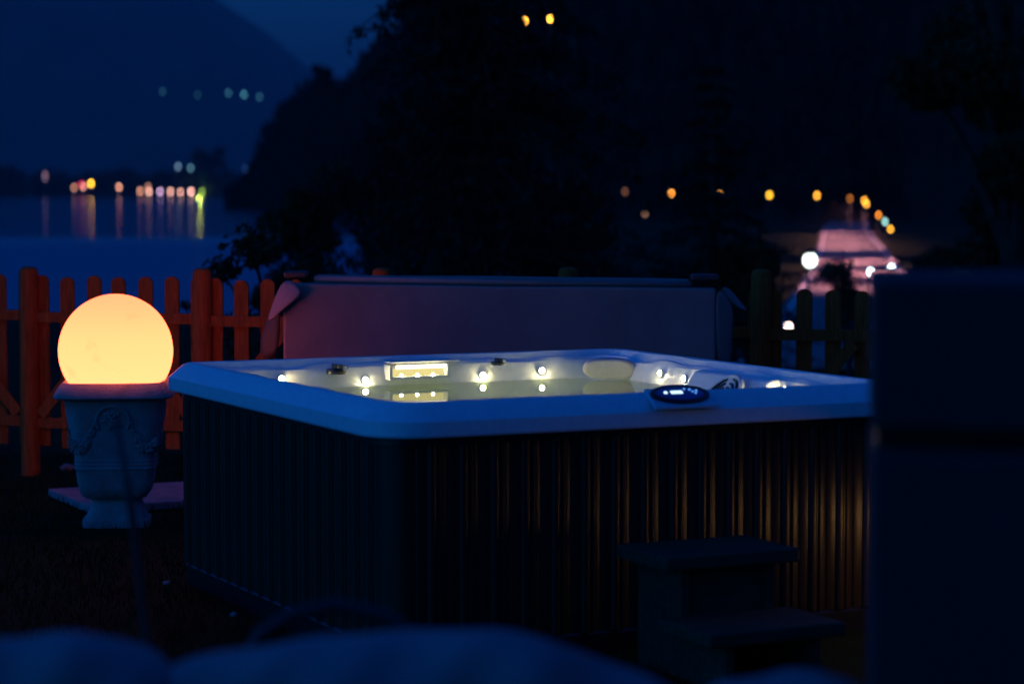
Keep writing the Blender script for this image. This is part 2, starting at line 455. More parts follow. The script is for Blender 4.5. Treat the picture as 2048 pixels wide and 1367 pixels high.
def conifer(name, label, loc, h, w, whorls=26, per=7, dens=70, leaf=.06, seed=1, power=.85, bare=0.04):
    r = random.Random(seed)
    t = thing(name, label, 'tree', loc)
    bm = bmesh.new()
    tube(bm, [(0, 0, -.3), (0, 0, h * .5), (0, 0, h)], [h * .022, h * .013, .01], 8)
    C = []; 
    for k in range(whorls):
        f = (k + .3) / whorls
        z = h * (bare + (1 - bare) * f)
        for j in range(per):
            a = r.uniform(0, 6.28); L = w * (1 - f) ** power * r.uniform(.55, 1.12) + .08
            up = r.uniform(.05, .25); dr = r.uniform(.25, .5)
            pts = []
            for s in (0, .25, .5, .75, 1):
                pts.append((math.cos(a) * L * s, math.sin(a) * L * s, z + L * (up * s - dr * s * s)))
            tube(bm, pts, [.02 + .012 * L, .016 + .006 * L, .012, .008, .003], 4, False)
            n = int(dens * (L / w + .15))
            s = nrg.random(n) ** .8
            q = np.stack([np.interp(s, (0, .25, .5, .75, 1), [p[i] for p in pts]) for i in range(3)], 1)
            side = nrg.normal(size=n) * .13 * L * (1.1 - .6 * s)
            q[:, 0] += -math.sin(a) * side; q[:, 1] += math.cos(a) * side
            q[:, 2] -= abs(nrg.normal(size=n)) * .07 * (L + .3)
            C.append(q)
    obj('trunk', bm, M['bark'], t)
    C = np.concatenate(C)
    V, F = leaf_tris(C, leaf * nrg.uniform(.6, 1.3, len(C)), .28, droop=.5)
    obj('crown', fast_mesh('crown', V, F), M['needle'], t)
    return t

p0 = P(955, 600, 26.0)
conifer('conifer_tree', 'tall dark conifer with drooping branches standing behind the tub cover', (p0.x, 26.0, -1.2), 8.6, 2.5, 34, 9, 150, .07, 2, .75)
p0 = P(1425, 600, 32.0)
conifer('conifer_tree', 'smaller dark conifer with a pointed top right of the tallest conifer', (p0.x, 32.0, -1.9), 5.3, 1.9, 24, 7, 62, .07, 5, .8)
for px, Y, h, w, lab in ((610, 30, 2.2, .95, 'low dark leafy tree left of the tall conifer'), (745, 36, 2.9, 1.5, 'rounded dark tree just left of the tall conifer trunk'),
                         (1090, 38, 2.9, 1.2, 'dark leafy tree between the two conifers'), (1490, 28, 1.7, .55, 'thin dark tree beside the white round lamp')):
    p0 = P(px, 600, Y)
    broad_tree('leafy_tree', lab, (p0.x, Y, hgt(p0.x, Y)), h, w, 5200, .06)
broad_tree('leafy_tree', 'large dark tree filling the upper right above the garden pillar', (P(2030, 500, 30).x, 30.0, -2.2), 9.5, 1.7, 14000, .08)
broad_tree('leafy_bush', 'leafy bush rising behind the fence left of the folded cover', (P(545, 560, 17).x, 17.0, -.35), 1.85, .62, 3000, .035)
broad_tree('leafy_bush', 'small dark bush behind the fence post near the glowing ball', (P(398, 560, 18).x, 18.0, -.45), 1.62, .2, 420, .03)
broad_tree('leafy_tree', 'pale green lamp-lit tree on the far lake shore', (P(413, 380, SH + 4).x, SH + 14, LAKE + .6), 21, 9, 2600, 1.2)
broad_tree('leafy_tree', 'tallest rounded dark tree on the far lake shore', (P(418, 300, SH + 30).x, SH + 34, LAKE + .6), 43, 15, 4200, 1.8, 'forest')
broad_tree('leafy_tree', 'dark tree with a round top standing out on the wooded hill skyline', tuple(P(640, 205, 575)), 9.0, 4.4, 2400, .5, 'forest')
broad_tree('leafy_tree', 'dark tree overhanging the lit road beside the white lamps', (P(1700, 560, 46).x, 46.0, -3.0), 3.6, 1.0, 1500, .07, low=.45)

# ------------------------------------------------------------------ road on the right shore and its lamps
bm = bmesh.new()
cl = [(1660, 60), (1705, 90), (1712, 130), (1704, 180), (1694, 235), (1690, 280), (1700, 330)]
def roadpt(i):
    px, Y = cl[i]; return Vector(((px - 1024) / FPX * Y, Y, 0))
RZ = -2.75
Lft = []; 
for i in range(len(cl)):
    p = roadpt(i); d = (roadpt(min(i + 1, len(cl) - 1)) - roadpt(max(i - 1, 0))).normalized()
    nrm = Vector((d.y, -d.x, 0))
    wv = [(-2.9, -1.2), (-2.6, 0), (2.6, 0), (2.9, -1.2)]
    Lft.append([p + nrm * a + Vector((0, 0, RZ + b)) for a, b in wv])
loops(bm, Lft, closed=False)
kind(obj('road', bm, M['asphalt']), 'structure')
bm = bmesh.new()
for i in range(len(cl) - 1):
    for s in (-2.3, 2.3):
        q = []
        for j in (i, i + 1):
            p = roadpt(j); d = (roadpt(min(j + 1, len(cl) - 1)) - roadpt(max(j - 1, 0))).normalized(); nn = Vector((d.y, -d.x, 0))
            q.append((p + nn * (s - .06) + Vector((0, 0, RZ + .01)), p + nn * (s + .06) + Vector((0, 0, RZ + .01))))
        bm.faces.new([bm.verts.new(v) for v in (q[0][0], q[0][1], q[1][1], q[1][0])])
kind(obj('road_marking', bm, M['paint']), 'structure')

def street_lamp(px, py, Y, label, c, s, dpx=6.0, zbase=None, light=0.0, lc=None, group=None, name='street_lamp', ltype='SPOT'):
    p = P(px, py, Y); r = dpx / 2 / FPX * Y
    zb = RZ if zbase is None else zbase
    zb = min(zb, p.z - 6 * r)
    t = thing(name, label, 'lamp', (p.x, Y, zb), 0, group)
    h = p.z - zb
    bm = bmesh.new(); tube(bm, [(0, r * 2.2, 0), (0, r * 2.2, h + r * 1.2), (0, r * .6, h + r * 1.9), (0, 0, h + r * 1.5)], max(.02, r * .22), 6)
    obj('pole', bm, M['metal_dark'], t)
    bm = lathe([(r * .1, h + r * 1.6), (r * .8, h + r * 1.25), (r * 1.05, h + r * .9), (r * .9, h + r * .85)], 12)
    obj('hood', bm, M['metal_dark'], t)
    o = smooth(obj('globe', ball(r, 14, 8), emat('lamp_glow', c, s), t, (0, 0, h)))
    if light:
        ld = bpy.data.lights.new('lamp_light', ltype); ld.energy = light; ld.color = lc or c; ld.shadow_soft_size = r * .5
        if ltype == 'SPOT': ld.spot_size = R(155); ld.spot_blend = .5
        lo = bpy.data.objects.new('lamp_light', ld); col.objects.link(lo); lo.parent = t; lo.location = (-1.6, -r * 1.4, h - r * 1.6)
    return t

PEACH = (1.0, .42, .26); ORANGE = (1.0, .34, .045); AMBER = (1.0, .5, .03); WHITE = (.75, .95, 1.0)
gF = 'lamps along the far lake shore'
row = [(280, 382, PEACH, 9, 'first lamp from the left in the close row on the far shore'),
       (298, 383, (1, .5, .38), 13, 'second lamp from the left in the close row on the far shore'),
       (320, 383, (.75, .45, .75), 12, 'lilac lamp in the middle of the close row on the far shore'),
       (341, 383, (1, .5, .38), 13, 'fourth lamp in the close row on the far shore'),
       (361, 384, (1, .48, .36), 12, 'fifth lamp in the close row on the far shore'),
       (382, 383, (1, .5, .42), 18, 'brightest and last lamp in the close row on the far shore'),
       (296, 374, PEACH, 5, 'dim lamp just above the second lamp of the close shore row'),
       (238, 374, PEACH, 12, 'single peach lamp on the far shore left of the close row'),
       (182, 367, AMBER, 30, 'bright yellow lamp on the far shore at left'),
       (167, 373, (1, .4, .3), 10, 'peach lamp touching the bright yellow lamp on the far shore'),
       (163, 369, (1, .03, .12), 6, 'small red lamp beside the bright yellow lamp on the far shore'),
       (148, 375, PEACH, 6, 'peach lamp left of the red lamp on the far shore'),
       (90, 349, (.8, .4, .5), 2.2, 'faint pink lamp among the trees at the far left shore'),
       (90, 356, (.6, .4, .6), 1.6, 'fainter lilac lamp just below the faint pink lamp at the far left'),
       (356, 333, (.25, .45, .6), 5, 'pale blue lamp high among the far shore trees, left of two'),
       (381, 336, (.18, .45, .5), 4.5, 'pale teal lamp high among the far shore trees, right of two'),
       (490, 337, (.05, .15, .5), 2, 'dim blue lamp at the right end of the far shore')]
for px, py, c, s, lab in row:
    street_lamp(px, py, SH - 4 if py > 350 else SH + 4, lab, c, s * .6, 5.6, LAKE + .4, group=gF)
# garden flood lamp under the pale green tree
street_lamp(404, 384, SH - 2, 'low green floodlight under the pale tree on the far shore', (.5, .8, .12), 5, 4.5, LAKE + .2, 9000, (.62, .8, .12), gF, 'flood_lamp', 'POINT')
for px, py, s, lab in ((325, 183, .45, 'faintest leftmost light on the far mountain'), (395, 190, .3, 'very dim light on the far mountain, second from left'),
                       (457, 187, 1.5, 'teal light on the far mountain, middle of five'), (488, 189, 2.0, 'brightest teal light on the far mountain, fourth of five'),
                       (519, 194, .8, 'dim rightmost light on the far mountain')):
    Y = 2700.0
    f = np.interp(px, [p[0] for p in mcrest], [p[1] for p in mcrest])
    top = P(px, f, 7500).z; zf = LAKE - 1
    for Y in range(4510, 7490, 20):          # first distance where the slope reaches this line of sight
        if zf + (top - zf) * ((Y - 4500) / 3000) ** 1.1 >= P(px, py, Y).z: break
    street_lamp(px, py, Y - 160, lab, (.12, .5, .62), s * 1.3, 6.0, P(px, py, Y).z - 24, group='lights of houses on the far mountain', name='mountain_lamp')
gR = 'lamps along the right shore road'
for px, py, Y, c, s, d, lab in (
        (1250, 383, 318, (.8, .3, .16), 3.2, 6.4, 'dim brown lamp at the left end of the shore road row'),
        (1290, 427, 200, (.9, .45, .28), 5, 6.4, 'dim beige lamp set lower than the shore road row'),
        (1343, 386, 306, ORANGE, 34, 6.4, 'bright orange lamp, leftmost bright one of the shore road row'),
        (1439, 390, 296, (1, .4, .05), 26, 6.4, 'orange lamp half hidden by needles of the small conifer'),
        (1539, 390, 284, AMBER, 32, 6.4, 'yellow lamp cut by branches right of the small conifer'),
        (1634, 391, 268, (1, .38, .03), 34, 6.4, 'clear orange lamp where the shore road starts to bend'),
        (1700, 397, 244, (.8, .24, .03), 10, 6.0, 'dim orange lamp just right of the bend in the road'),
        (1729, 401, 215, (1, .38, .03), 30, 6.0, 'upper of two overlapping orange lamps on the road'),
        (1733, 408, 190, (1, .45, .05), 26, 6.0, 'lower of two overlapping orange lamps on the road'),
        (1757, 430, 150, (1, .3, .03), 22, 6.0, 'orange lamp just above the pale green lamp'),
        (1770, 443, 128, (.35, .75, .7), 22, 6.0, 'pale green blue lamp between two orange lamps'),
        (1781, 458, 110, (1, .42, .03), 30, 6.0, 'orange lamp lowest in the curved row of road lamps')):
    street_lamp(px, py, Y, lab, c, s * .3, d, light={244: 4500, 215: 4500, 190: 4500, 150: 3500, 128: 2200, 110: 1800}.get(Y, 0), lc=(1, .36, .38), group=gR)
street_lamp(1620, 520, 52, 'large bright white round lamp beside the lit road', (.85, 1.0, .9), 5.5, 26, -3.2, name='round_lamp')
street_lamp(1741, 543, 60, 'white blue lamp at the road just above the garden pillar', (.6, .9, 1.0), 12, 10, -3.2, name='white_lamp')
street_lamp(1783, 535, 62, 'rightmost white blue lamp above the garden pillar', (.6, .9, 1.0), 9, 10, -3.2, name='white_lamp')
street_lamp(1577, 653, 58, 'pinkish white lamp seen between fence pickets at right', (1, .7, .6), 9, 13, -3.3, name='low_lamp')
for px, py, lab in ((1050, 42, 'left of two amber lamps high on the wooded hill'), (1100, 38, 'right of two amber lamps high on the wooded hill')):
    street_lamp(px, py, 62, lab, (1, .42, .04), 20, 6.5, .5, name='hill_lamp')
# ------------------------------------------------------------------ picket fence
A = Vector((-2.78, 13.9, 0)); Bv = Vector((1.336, 12.95, 0))
fd = (Bv - A).normalized(); plen = (Bv - A).length / 4; fn = Vector((fd.y, -fd.x, 0))   # fn towards the garden
fence = thing('picket_fence', 'brown wooden picket fence with round posts behind the hot tub', 'fence', tuple(A), math.atan2(fd.y, fd.x))
def post_mesh():
    return lathe([(.056, -.3), (.056, 1.175), (.05, 1.2), (.03, 1.213)], 18)
def picket_mesh(w=.084, t=.02, h=.99):
    bm = bmesh.new(); n = 8
    prof = [(-w / 2, 0), (w / 2, 0)] + [(w / 2 * math.cos(math.pi * k / n), h - w / 2 + w / 2 * .9 * math.sin(math.pi * k / n)) for k in range(n + 1)]
    loops(bm, [[(x, y, z) for x, z in prof] for y in (t / 2, -t / 2)], True, True)
    return bm
pm = bpy.data.meshes.new('post'); b_ = post_mesh(); b_.to_mesh(pm); b_.free(); pm.materials.append(M['fence'])
km = bpy.data.meshes.new('picket'); b_ = picket_mesh(); b_.to_mesh(km); b_.free(); km.materials.append(M['fence'])
rm = bpy.data.meshes.new('rail'); b_ = B(.03, plen - .03, -.014, .014, -.03, .03); b_.to_mesh(rm); b_.free(); rm.materials.append(M['fence'])
for i in range(-1, 7):
    if i < 6:
        o = smooth(obj('post', pm, None, fence, (i * plen, 0, rng.uniform(-.01, .01))), 40)
        o.rotation_euler = (0, 0, rng.uniform(0, 6)); 
    if i >= 5 and i > 5: continue
    for k in range(7):
        x = i * plen + (.066 + .1585 * k * (plen / 1.056))
        if i == 5 and k > 4: continue
        zt = -.01 * (i * plen) / 1.05
        obj('picket', km, None, fence, (x, .035 + rng.uniform(-.002, .002), .165 + zt + rng.uniform(-.006, .006)), (0, rng.uniform(-.008, .008), 0))
    for z in (.915, .306):
        o = obj('rail', rm, None, fence, (i * plen, .002, z - .011 * i))
    bm = bmesh.new(); 
    for s in (0, 1):
        e0 = Vector((i * plen + plen / 2 + (.03 if s else -.03), -.018, .875 - .011 * i)); e1 = Vector((i * plen + (plen - .07 if s else .07), -.018, .35 - .011 * i))
        d = (e1 - e0); nn = Vector((d.z, 0, -d.x)).normalized() * .032
        bm = bmesh.new()
        loops(bm, [[e0 - nn + Vector((0, y, 0)), e0 + nn + Vector((0, y, 0)), e1 + nn + Vector((0, y, 0)), e1 - nn + Vector((0, y, 0))] for y in (-.005, .012)], True, True)
        obj('brace', bm, M['fence'], fence)

# ------------------------------------------------------------------ hot tub
YAW = R(26.0)
TL, TW = 2.335, 2.20                                  # left side, front side
C0 = Vector((-0.441, 8.08, 0))
ef = Vector((math.cos(YAW), math.sin(YAW), 0)); el = Vector((-math.sin(YAW), math.cos(YAW), 0))
tub = thing('hot_tub', 'square hot tub with pale lit shell and dark ribbed cabinet', 'hot tub', tuple(C0), YAW)
WAT = 0.80
def rrect(d, z, r, n=9, rs=None):
    """rounded rectangle inset by d, at height z"""
    out = []
    x0, x1, y0, y1 = d, TW - d, d, TL - d
    rs = rs or (r, r, r, r)
    for cx, cy_, a0, rr in ((x0, y0, 180, rs[0]), (x1, y0, 270, rs[1]), (x1, y1, 0, rs[2]), (x0, y1, 90, rs[3])):
        sx_ = 1 if cx == x0 else -1; sy_ = 1 if cy_ == y0 else -1
        for k in range(n):
            a = R(a0 + 90 * k / (n - 1))
            out.append((cx + sx_ * rr + rr * math.cos(a), cy_ + sy_ * rr + rr * math.sin(a), z))
    return out
prof = [(.07, .798, .12), (.0, .803, .19), (-.004, .81, .194), (-.004, .858, .194), (.006, .868, .186), (.045, .910, .16), (.062, .9195, .15), (.085, .921, .14),
        (.10, .918, .15), (.112, .90, .16), (.122, .893, .17), (.135, .892, .17), (.15, .88, .18), (.17, .83, .20), (.185, .76, .22), (.20, .62, .25), (.23, .50, .27), (.30, .46, .3),
        (.55, .44, .3), (.60, .40, .3), (.66, .16, .3), (.72, .12, .3)]
# the shell is one moulding; its inner lip is waved to stand for wavy reflections
rings = []
for d, z, r in prof:
    rg = rrect(d, z, r, 9, (r, r, r * .55, r * .35))
    rings.append(rg)
def densify(rg, step=.06):
    out = []
    for i in range(len(rg)):
        a, b = Vector(rg[i]), Vector(rg[(i + 1) % len(rg)])
        k = 40 if i % 9 == 8 else 1
        for s in range(k):
            out.append(tuple(a.lerp(b, s / k)))
    return out
rings = [densify(r) for r in rings]
for li, r in enumerate(rings):
    if 8 <= li <= 12:
        for i, (x, y, z) in enumerate(r):
            w = .006 * math.sin(x * 11 + y * 17) + .004 * math.sin(x * 23 - y * 9)
            r[i] = (x, y, z + w * (1 if li in (9, 10, 11) else .3))
bm = loops(bmesh.new(), rings, False, True)
bm.faces.ensure_lookup_table()
shell = obj('shell', bm, M['acrylic'], tub); smooth(shell, 24)

# water sheet
bm = bmesh.new(); rg = rrect(.176, WAT, .21, 9)
bm.faces.new([bm.verts.new(p) for p in rg])
wat = obj('water', bm, M['tub_water'], None, tuple(C0), (0, 0, YAW)); kind(wat, 'structure')

# cabinet: boards, corner posts, plinth, apron under the rim
BW = .12; ins = .05
def board_mesh(w):
    n = 8
    pr = [(0, 0), (.004, .004), (w * .30, .004), (w * .34, .004)]
    for k in range(n + 1):
        a = math.pi * k / n; pr.append((w * .34 + w * .15 * (1 - math.cos(a)), .004 + .016 * math.sin(a)))
    for k in range(6 + 1):
        a = math.pi * k / 6; pr.append((w * .70 + w * .05 * (1 - math.cos(a)), .004 + .008 * math.sin(a)))
    pr += [(w - .004, .004), (w, 0), (w, -.012), (0, -.012)]
    bm = bmesh.new()
    loops(bm, [[(x, -y, z) for x, y in pr] for z in (.085, .775)], True, True)
    bmesh.ops.recalc_face_normals(bm, faces=bm.faces)
    me = bpy.data.meshes.new('board'); bm.to_mesh(me); bm.free(); me.materials.append(M['cabinet'])
    for p in me.polygons: p.use_smooth = True
    me.set_sharp_from_angle(angle=R(50))
    return me
nf = 16; bwf = (TW - .30) / nf; mf = board_mesh(bwf - .0015)
for i in range(nf):
    obj('board', mf, None, tub, (.15 + i * bwf, ins, 0))
nl = 17; bwl = (TL - .24) / nl; ml_ = board_mesh(bwl - .0015)
for i in range(nl):
    obj('board', ml_, None, tub, (ins, TL - .09 - i * bwl, 0), (0, 0, -math.pi / 2))
obj('back_panel', B(.15, TW - .15, TL - ins - .012, TL - ins, .085, .775), M['cabinet'], tub)
obj('side_panel', B(TW - ins - .012, TW - ins, .15, TL - .15, .085, .775), M['cabinet'], tub)
def corner(cx, cy_, a0, name='corner_post'):
    sx_ = 1 if cx < 1 else -1; sy_ = 1 if cy_ < 1 else -1
    r = .04 if cx < 1 and cy_ > 1 else .10; bm = bmesh.new(); arc = []
    for k in range(9):
        a = R(a0 + 90 * k / 8); arc.append((cx + sx_ * r + r * math.cos(a), cy_ + sy_ * r + r * math.sin(a)))
    inn = [(cx + sx_ * r + (r - .015) * math.cos(R(a0 + 90 * k / 8)), cy_ + sy_ * r + (r - .015) * math.sin(R(a0 + 90 * k / 8))) for k in reversed(range(9))]
    loops(bm, [[(x, y, z) for x, y in arc + inn] for z in (.085, .775)], True, True)
    smooth(obj(name, bm, M['cabinet'], tub), 50)
corner(ins, ins, 180); corner(TW - ins, ins, 270); corner(TW - ins, TL - ins, 0); corner(ins, TL - ins, 90)
obj('plinth', loops(bmesh.new(), [rrect(ins - .012, 0, .12), rrect(ins - .012, .075, .12), rrect(ins - .002, .0845, .11)], True, True), M['plastic_black'], tub)
obj('apron', loops(bmesh.new(), [rrect(ins + .01, .7755, .10), rrect(ins - .02, .7757, .13), rrect(ins - .02, .7975, .13), rrect(ins + .03, .7977, .10)]), M['plastic_black'], tub)

def to_local(w):
    d = w - C0
    return Vector((d.dot(ef), d.dot(el), d.z))
def hit(px, py, axis, val):
    """point on the tub's plane u = val (axis 0) or v = val (axis 1) or z = val (axis 2), in tub coordinates"""
    o = to_local(Vector((0, 0, EYE))); q = to_local(P(px, py, 10.0)); d = q - o
    t = (val - o[axis]) / d[axis]
    return o + d * t

def led(pt, nrm, r=.0115, m='led', name='led_or_fill'):
    bz = lathe([(r * 1.5, -.004), (r * 1.5, .003), (r * 1.2, .006), (r, .004)], 16)
    q = Vector(nrm).normalized().to_track_quat('Z', 'Y')
    e = obj(name, bz, M['plastic_grey'], tub, pt); e.rotation_mode = 'QUATERNION'; e.rotation_quaternion = q
    bm = lathe([(r, .003), (r * .95, .008), (r * .6, .013), (r * .2, .015)], 14)
    smooth(obj('lens', bm, M[m], e))
    return e
VB = TL - .172; UR = TW - .172
for px, py in ((730, 760), (965, 750), (1083, 741)):
    q = hit(px, py, 1, VB); led(q, (0, -1, .08))
q = hit(562, 757, 1, VB); led(q, (.2, -1, .05))
for px, py in ((1322, 746), (1370, 757)):
    q = hit(px, py, 0, UR); led(q, (-1, 0, .1), .0105)
q = hit(1572, 778, 0, UR); led(q, (-1, 0, .1), .0105)
for u, v, n in ((.205, 1.2, (1, 0, .15)), (.205, .6, (1, 0, .15)), (1.1, .205, (0, 1, .15)), (1.7, .205, (0, 1, .15)), (1.15, TL - .215, (0, -1, .1)), (.6, TL - .215, (0, -1, .1)), (1.99, .5, (-1, 0, .1)), (1.995, 1.6, (-1, 0, .1))):
    led((u, v, .6), n, .026, 'led_under_fill')  # unseen underwater lights, added to brighten the tub's inside
# small seat jets just breaking up the water line
for px, py in ((1160, 780), (1195, 792), (1250, 780)):
    q = hit(px, py, 2, .46)

# lit waterfall spout in the back wall
q0 = hit(778, 752, 1, VB - .01); q1 = hit(890, 726, 1, VB - .01)
u0, u1, z0, z1 = q0.x, q1.x, q0.z, q1.z
fr_ = bmesh.new()
box(fr_, u0 - .012, u1 + .006, VB - .05, VB + .04, z0 - .014, z0 - .002)
box(fr_, u0 - .012, u0, VB - .05, VB + .04, z0 - .002, z1)
box(fr_, u1 - .006, u1 + .006, VB - .05, VB + .04, z0 - .002, z1)
fall = obj('waterfall_spout', fr_, M['plastic_grey'], tub)
obj('lit_recess', B(u0 + .002, u1 - .008, VB - .012, VB - .008, z0, z1 - .016), M['fall_back'], fall)
bm = bmesh.new(); tube(bm, [(u0 + .02, VB - .045, z1 - .008), (u1 - .012, VB - .045, z1 - .008)], .009, 10)
smooth(obj('lip', bm, M['fall_lip'], fall))
for k in range(3):
    obj('bulb', ball(.006, 10, 6), M['led'], fall, (u0 + .045 + k * .075, VB - .04, z0 + .004))
obj('ledge', B(u0, u1 + .06, VB - .03, VB + .05, z1 + .006, z1 + .014), M['plastic_grey'], fall)

# dark diverter valves on the back lip
for px, py, s in ((668, 737, 1.0), (990, 722, .72)):
    q = hit(px, py, 1, VB - .01)
    bm = lathe([(.043 * s, -.02 * s), (.045 * s, -.006 * s), (.042 * s, .002 * s), (.02 * s, .004 * s)], 18)
    o = smooth(obj('diverter_valve', bm, M['plastic_black'], tub, (q.x, q.y - .03, q.z)), 40)
    bm = B(-.012 * s, .012 * s, -.045 * s, .03 * s, .0045 * s, .022 * s); box(bm, .02 * s, .036 * s, -.045 * s, -.03 * s, .002 * s, .018 * s)
    bevel(obj('handle', bm, M['plastic_black'], o), .002)
    obj('dial', B(.012 * s, .03 * s, -.048 * s, -.046 * s, -.002 * s, .016 * s), M['plastic_grey'], o)

# oval head pillow across the far right corner
q = hit(1219, 736, 1, VB - .15)
bm = bmesh.new(); n = 32
rg = []
for s, dy in ((.80, -.030), (.93, -.027), (1.0, -.014), (1.0, .012), (.94, .03)):
    rg.append([( .118 * s * math.copysign(abs(math.cos(2 * math.pi * k / n)) ** .8, math.cos(2 * math.pi * k / n)), dy, .045 * s * math.copysign(abs(math.sin(2 * math.pi * k / n)) ** .8, math.sin(2 * math.pi * k / n))) for k in range(n)])
loops(bm, rg, True, True); bmesh.ops.recalc_face_normals(bm, faces=bm.faces)
pil = obj('head_pillow', bm, M['pillow'], tub, (q.x, q.y, q.z), (R(8), 0, R(-34)))
smooth(pil, 55)

# filter housing in the right wall with a round slotted grille
va, vb = hit(1545, 760, 0, UR - .02).y, hit(1392, 740, 0, UR - .02).y
bm = bmesh.new()
loops(bm, [[(UR + .03, v, .889), (UR - .03, v, .884), (UR - .105, v, .79), (UR - .115, v, .70), (UR + .03, v, .70)] for v in (va, vb)], True, True)
bmesh.ops.recalc_face_normals(bm, faces=bm.faces)
bevel(obj('filter_housing', bm, M['acrylic'], tub), .018, 4)
gc = hit(1440, 800, 0, UR - .16)
gr = obj('filter_grille', lathe([(.115, -.015), (.118, .0), (.108, .008), (.1, .002)], 36), M['plastic_grey'], tub, (gc.x, gc.y, .81), (0, R(-48), 0))
smooth(gr, 40)
for rr in (.09, .068, .046, .024):
    for a0 in (20, 140, 260):
        bm = bmesh.new()
        arc = [(rr * math.cos(R(a0 + k * 8.5)), rr * math.sin(R(a0 + k * 8.5)), .0035) for k in range(12)]
        tube(bm, arc, .0062, 5)
        obj('slot', bm, M['plastic_black'], gr)

# control panel on the front rim
cu = hit(1358, 808, 1, .03).x
cp = obj('control_panel', loops(bmesh.new(), [[(-.135, -.075, -.002), (.135, -.075, -.002), (.12, .06, -.002), (-.12, .06, -.002)], [(-.13, -.07, .008), (.13, -.07, .008), (.115, .055, .008), (-.115, .055, .008)]], True, True),
         M['plastic_grey'], tub, (cu, .03, .902), (R(27), 0, 0))
bevel(cp, .004)
smooth(obj('bezel', loops(bmesh.new(), [ring(.118, .0085, 40, ry=.058), ring(.118, .018, 40, ry=.058), ring(.108, .023, 40, ry=.050), ring(.098, .020, 40, ry=.043), ring(.096, .0185, 40, ry=.042)], True, True), M['plastic_black'], cp), 50)
smooth(obj('face', loops(bmesh.new(), [ring(.095, .0188, 40, ry=.0415), ring(.085, .022, 40, ry=.036), ring(.05, .024, 40, ry=.02)], False, True), mat('panel_face', (.02, .10, .32), .2, .05), cp))
for nm, x, y, w, h_, mm in (('indicator', -.062, -.002, .008, .007, 'display'), ('readout', -.018, -.003, .026, .009, 'display'),
                           ('indicator', .022, .016, .005, .005, 'display_blue'), ('indicator', .042, .012, .006, .005, 'display_blue'), ('indicator', .048, -.002, .005, .004, 'display_blue'),
                           ('indicator', .066, .004, .005, .005, 'display_blue'), ('indicator', .056, -.012, .005, .004, 'display_blue')):
    obj(nm, loops(bmesh.new(), [ring(w, .0225, 14, x, y, ry=h_, power=2 if nm != 'readout' else 8), ring(w * .9, .0262, 14, x, y, ry=h_ * .9, power=2 if nm != 'readout' else 8)], True, True), M[mm], cp)

# ------------------------------------------------------------------ steps in front of the tub
st = thing('tub_steps', 'two dark treads of a small step unit in front of the tub', 'steps', tuple(C0), YAW)
for (v0, v1, z) in ((-.50, -.145, .42), (-.785, -.43, .21)):
    bevel(obj('tread', B(.82, 1.345, v0, v1, z - .048, z), M['step'], st), .008)
for u in (.90, 1.235):
    bm = bmesh.new()
    loops(bm, [[(x, -.16, 0), (x, -.75, 0), (x, -.75, .161), (x, -.46, .161), (x, -.46, .371), (x, -.16, .371)] for x in (u, u + .03)], True, True)
    obj('side_board', bm, M['step'], st)
obj('riser', B(.93, 1.235, -.44, -.425, .02, .37), M['step'], st)

# ------------------------------------------------------------------ low garden lamp beside the tub that lights the ribbed cabinet
lw = C0 + ef * 2.12 - el * .42
gl_ = thing('bollard_lamp', 'low warm garden lamp on the ground behind the dark pillar, beside the tub', 'lamp', (lw.x, lw.y, 0))
obj('stem', lathe([(.05, 0), (.05, .01), (.018, .02), (.018, .33)], 16), M['metal_dark'], gl_)
smooth(obj('glass', lathe([(.035, .331), (.037, .34), (.037, .41), (.033, .419)], 16), emat('warm_lamp', (1.0, .5, .16), 34), gl_))
obj('cap', lathe([(.034, .42), (.122, .421), (.105, .435), (.01, .45)], 16), M['metal_dark'], gl_)

# ------------------------------------------------------------------ folded tub cover standing behind the tub
YC = 12.3
cv = thing('tub_cover', 'folded brown vinyl hot tub cover standing upright behind the tub', 'cover', (P(998, 600, YC).x, YC, 0), 0)
cxl = P(566, 570, YC).x - cv.location.x; cxr = P(1432, 570, YC).x - cv.location.x
ztl = P(566, 566, YC).z; ztr = P(1432, 577, YC).z
def slab_bm(x0, x1, y0, y1, zl, zr, zb=.02, wob=.006, nx=24, nz=12, seed=1):
    r = random.Random(seed); bm = bmesh.new()
    ph = [r.uniform(0, 6) for _ in range(6)]
    def w(x, z): return wob * (math.sin(x * 3.1 + z * 2 + ph[0]) + .6 * math.sin(x * 7.3 - z * 5 + ph[1]) + .4 * math.sin(z * 11 + x * 2 + ph[2]))
    fr = []; 
    rings = []
    for i in range(nx + 1):
        x = x0 + (x1 - x0) * i / nx; zt = zl + (zr - zl) * i / nx + .3 * w(x, 9)
        rg = [(x, y0 + w(x, zb + (zt - zb) * k / nz), zb + (zt - zb) * k / nz) for k in range(nz + 1)]
        rg += [(x, y1 + w(x, zb + (zt - zb) * k / nz), zb + (zt - zb) * k / nz) for k in reversed(range(nz + 1))]
        rings.append(rg)
    loops(bm, rings, True, True); bmesh.ops.recalc_face_normals(bm, faces=bm.faces)
    return bm
o = smooth(obj('front_half', slab_bm(cxl, cxr, 0, .085, ztl, ztr, seed=2), M['vinyl'], cv), 40); bevel(o, .012, 3)
sx0 = P(627, 555, YC).x - cv.location.x; sx1 = P(1384, 565, YC).x - cv.location.x
o = smooth(obj('rear_half', slab_bm(sx0, sx1, .10, .19, P(627, 549, YC + .1).z, P(1384, 559, YC + .1).z, seed=3), M['vinyl'], cv), 40); bevel(o, .012, 3)
bm = bmesh.new(); tube(bm, [(sx0, .055, ztl + .018), (0, .055, (ztl + ztr) / 2 + .016), (sx1, .055, ztr + .018)], .017, 10)
smooth(obj('hinge', bm, M['vinyl'], cv))
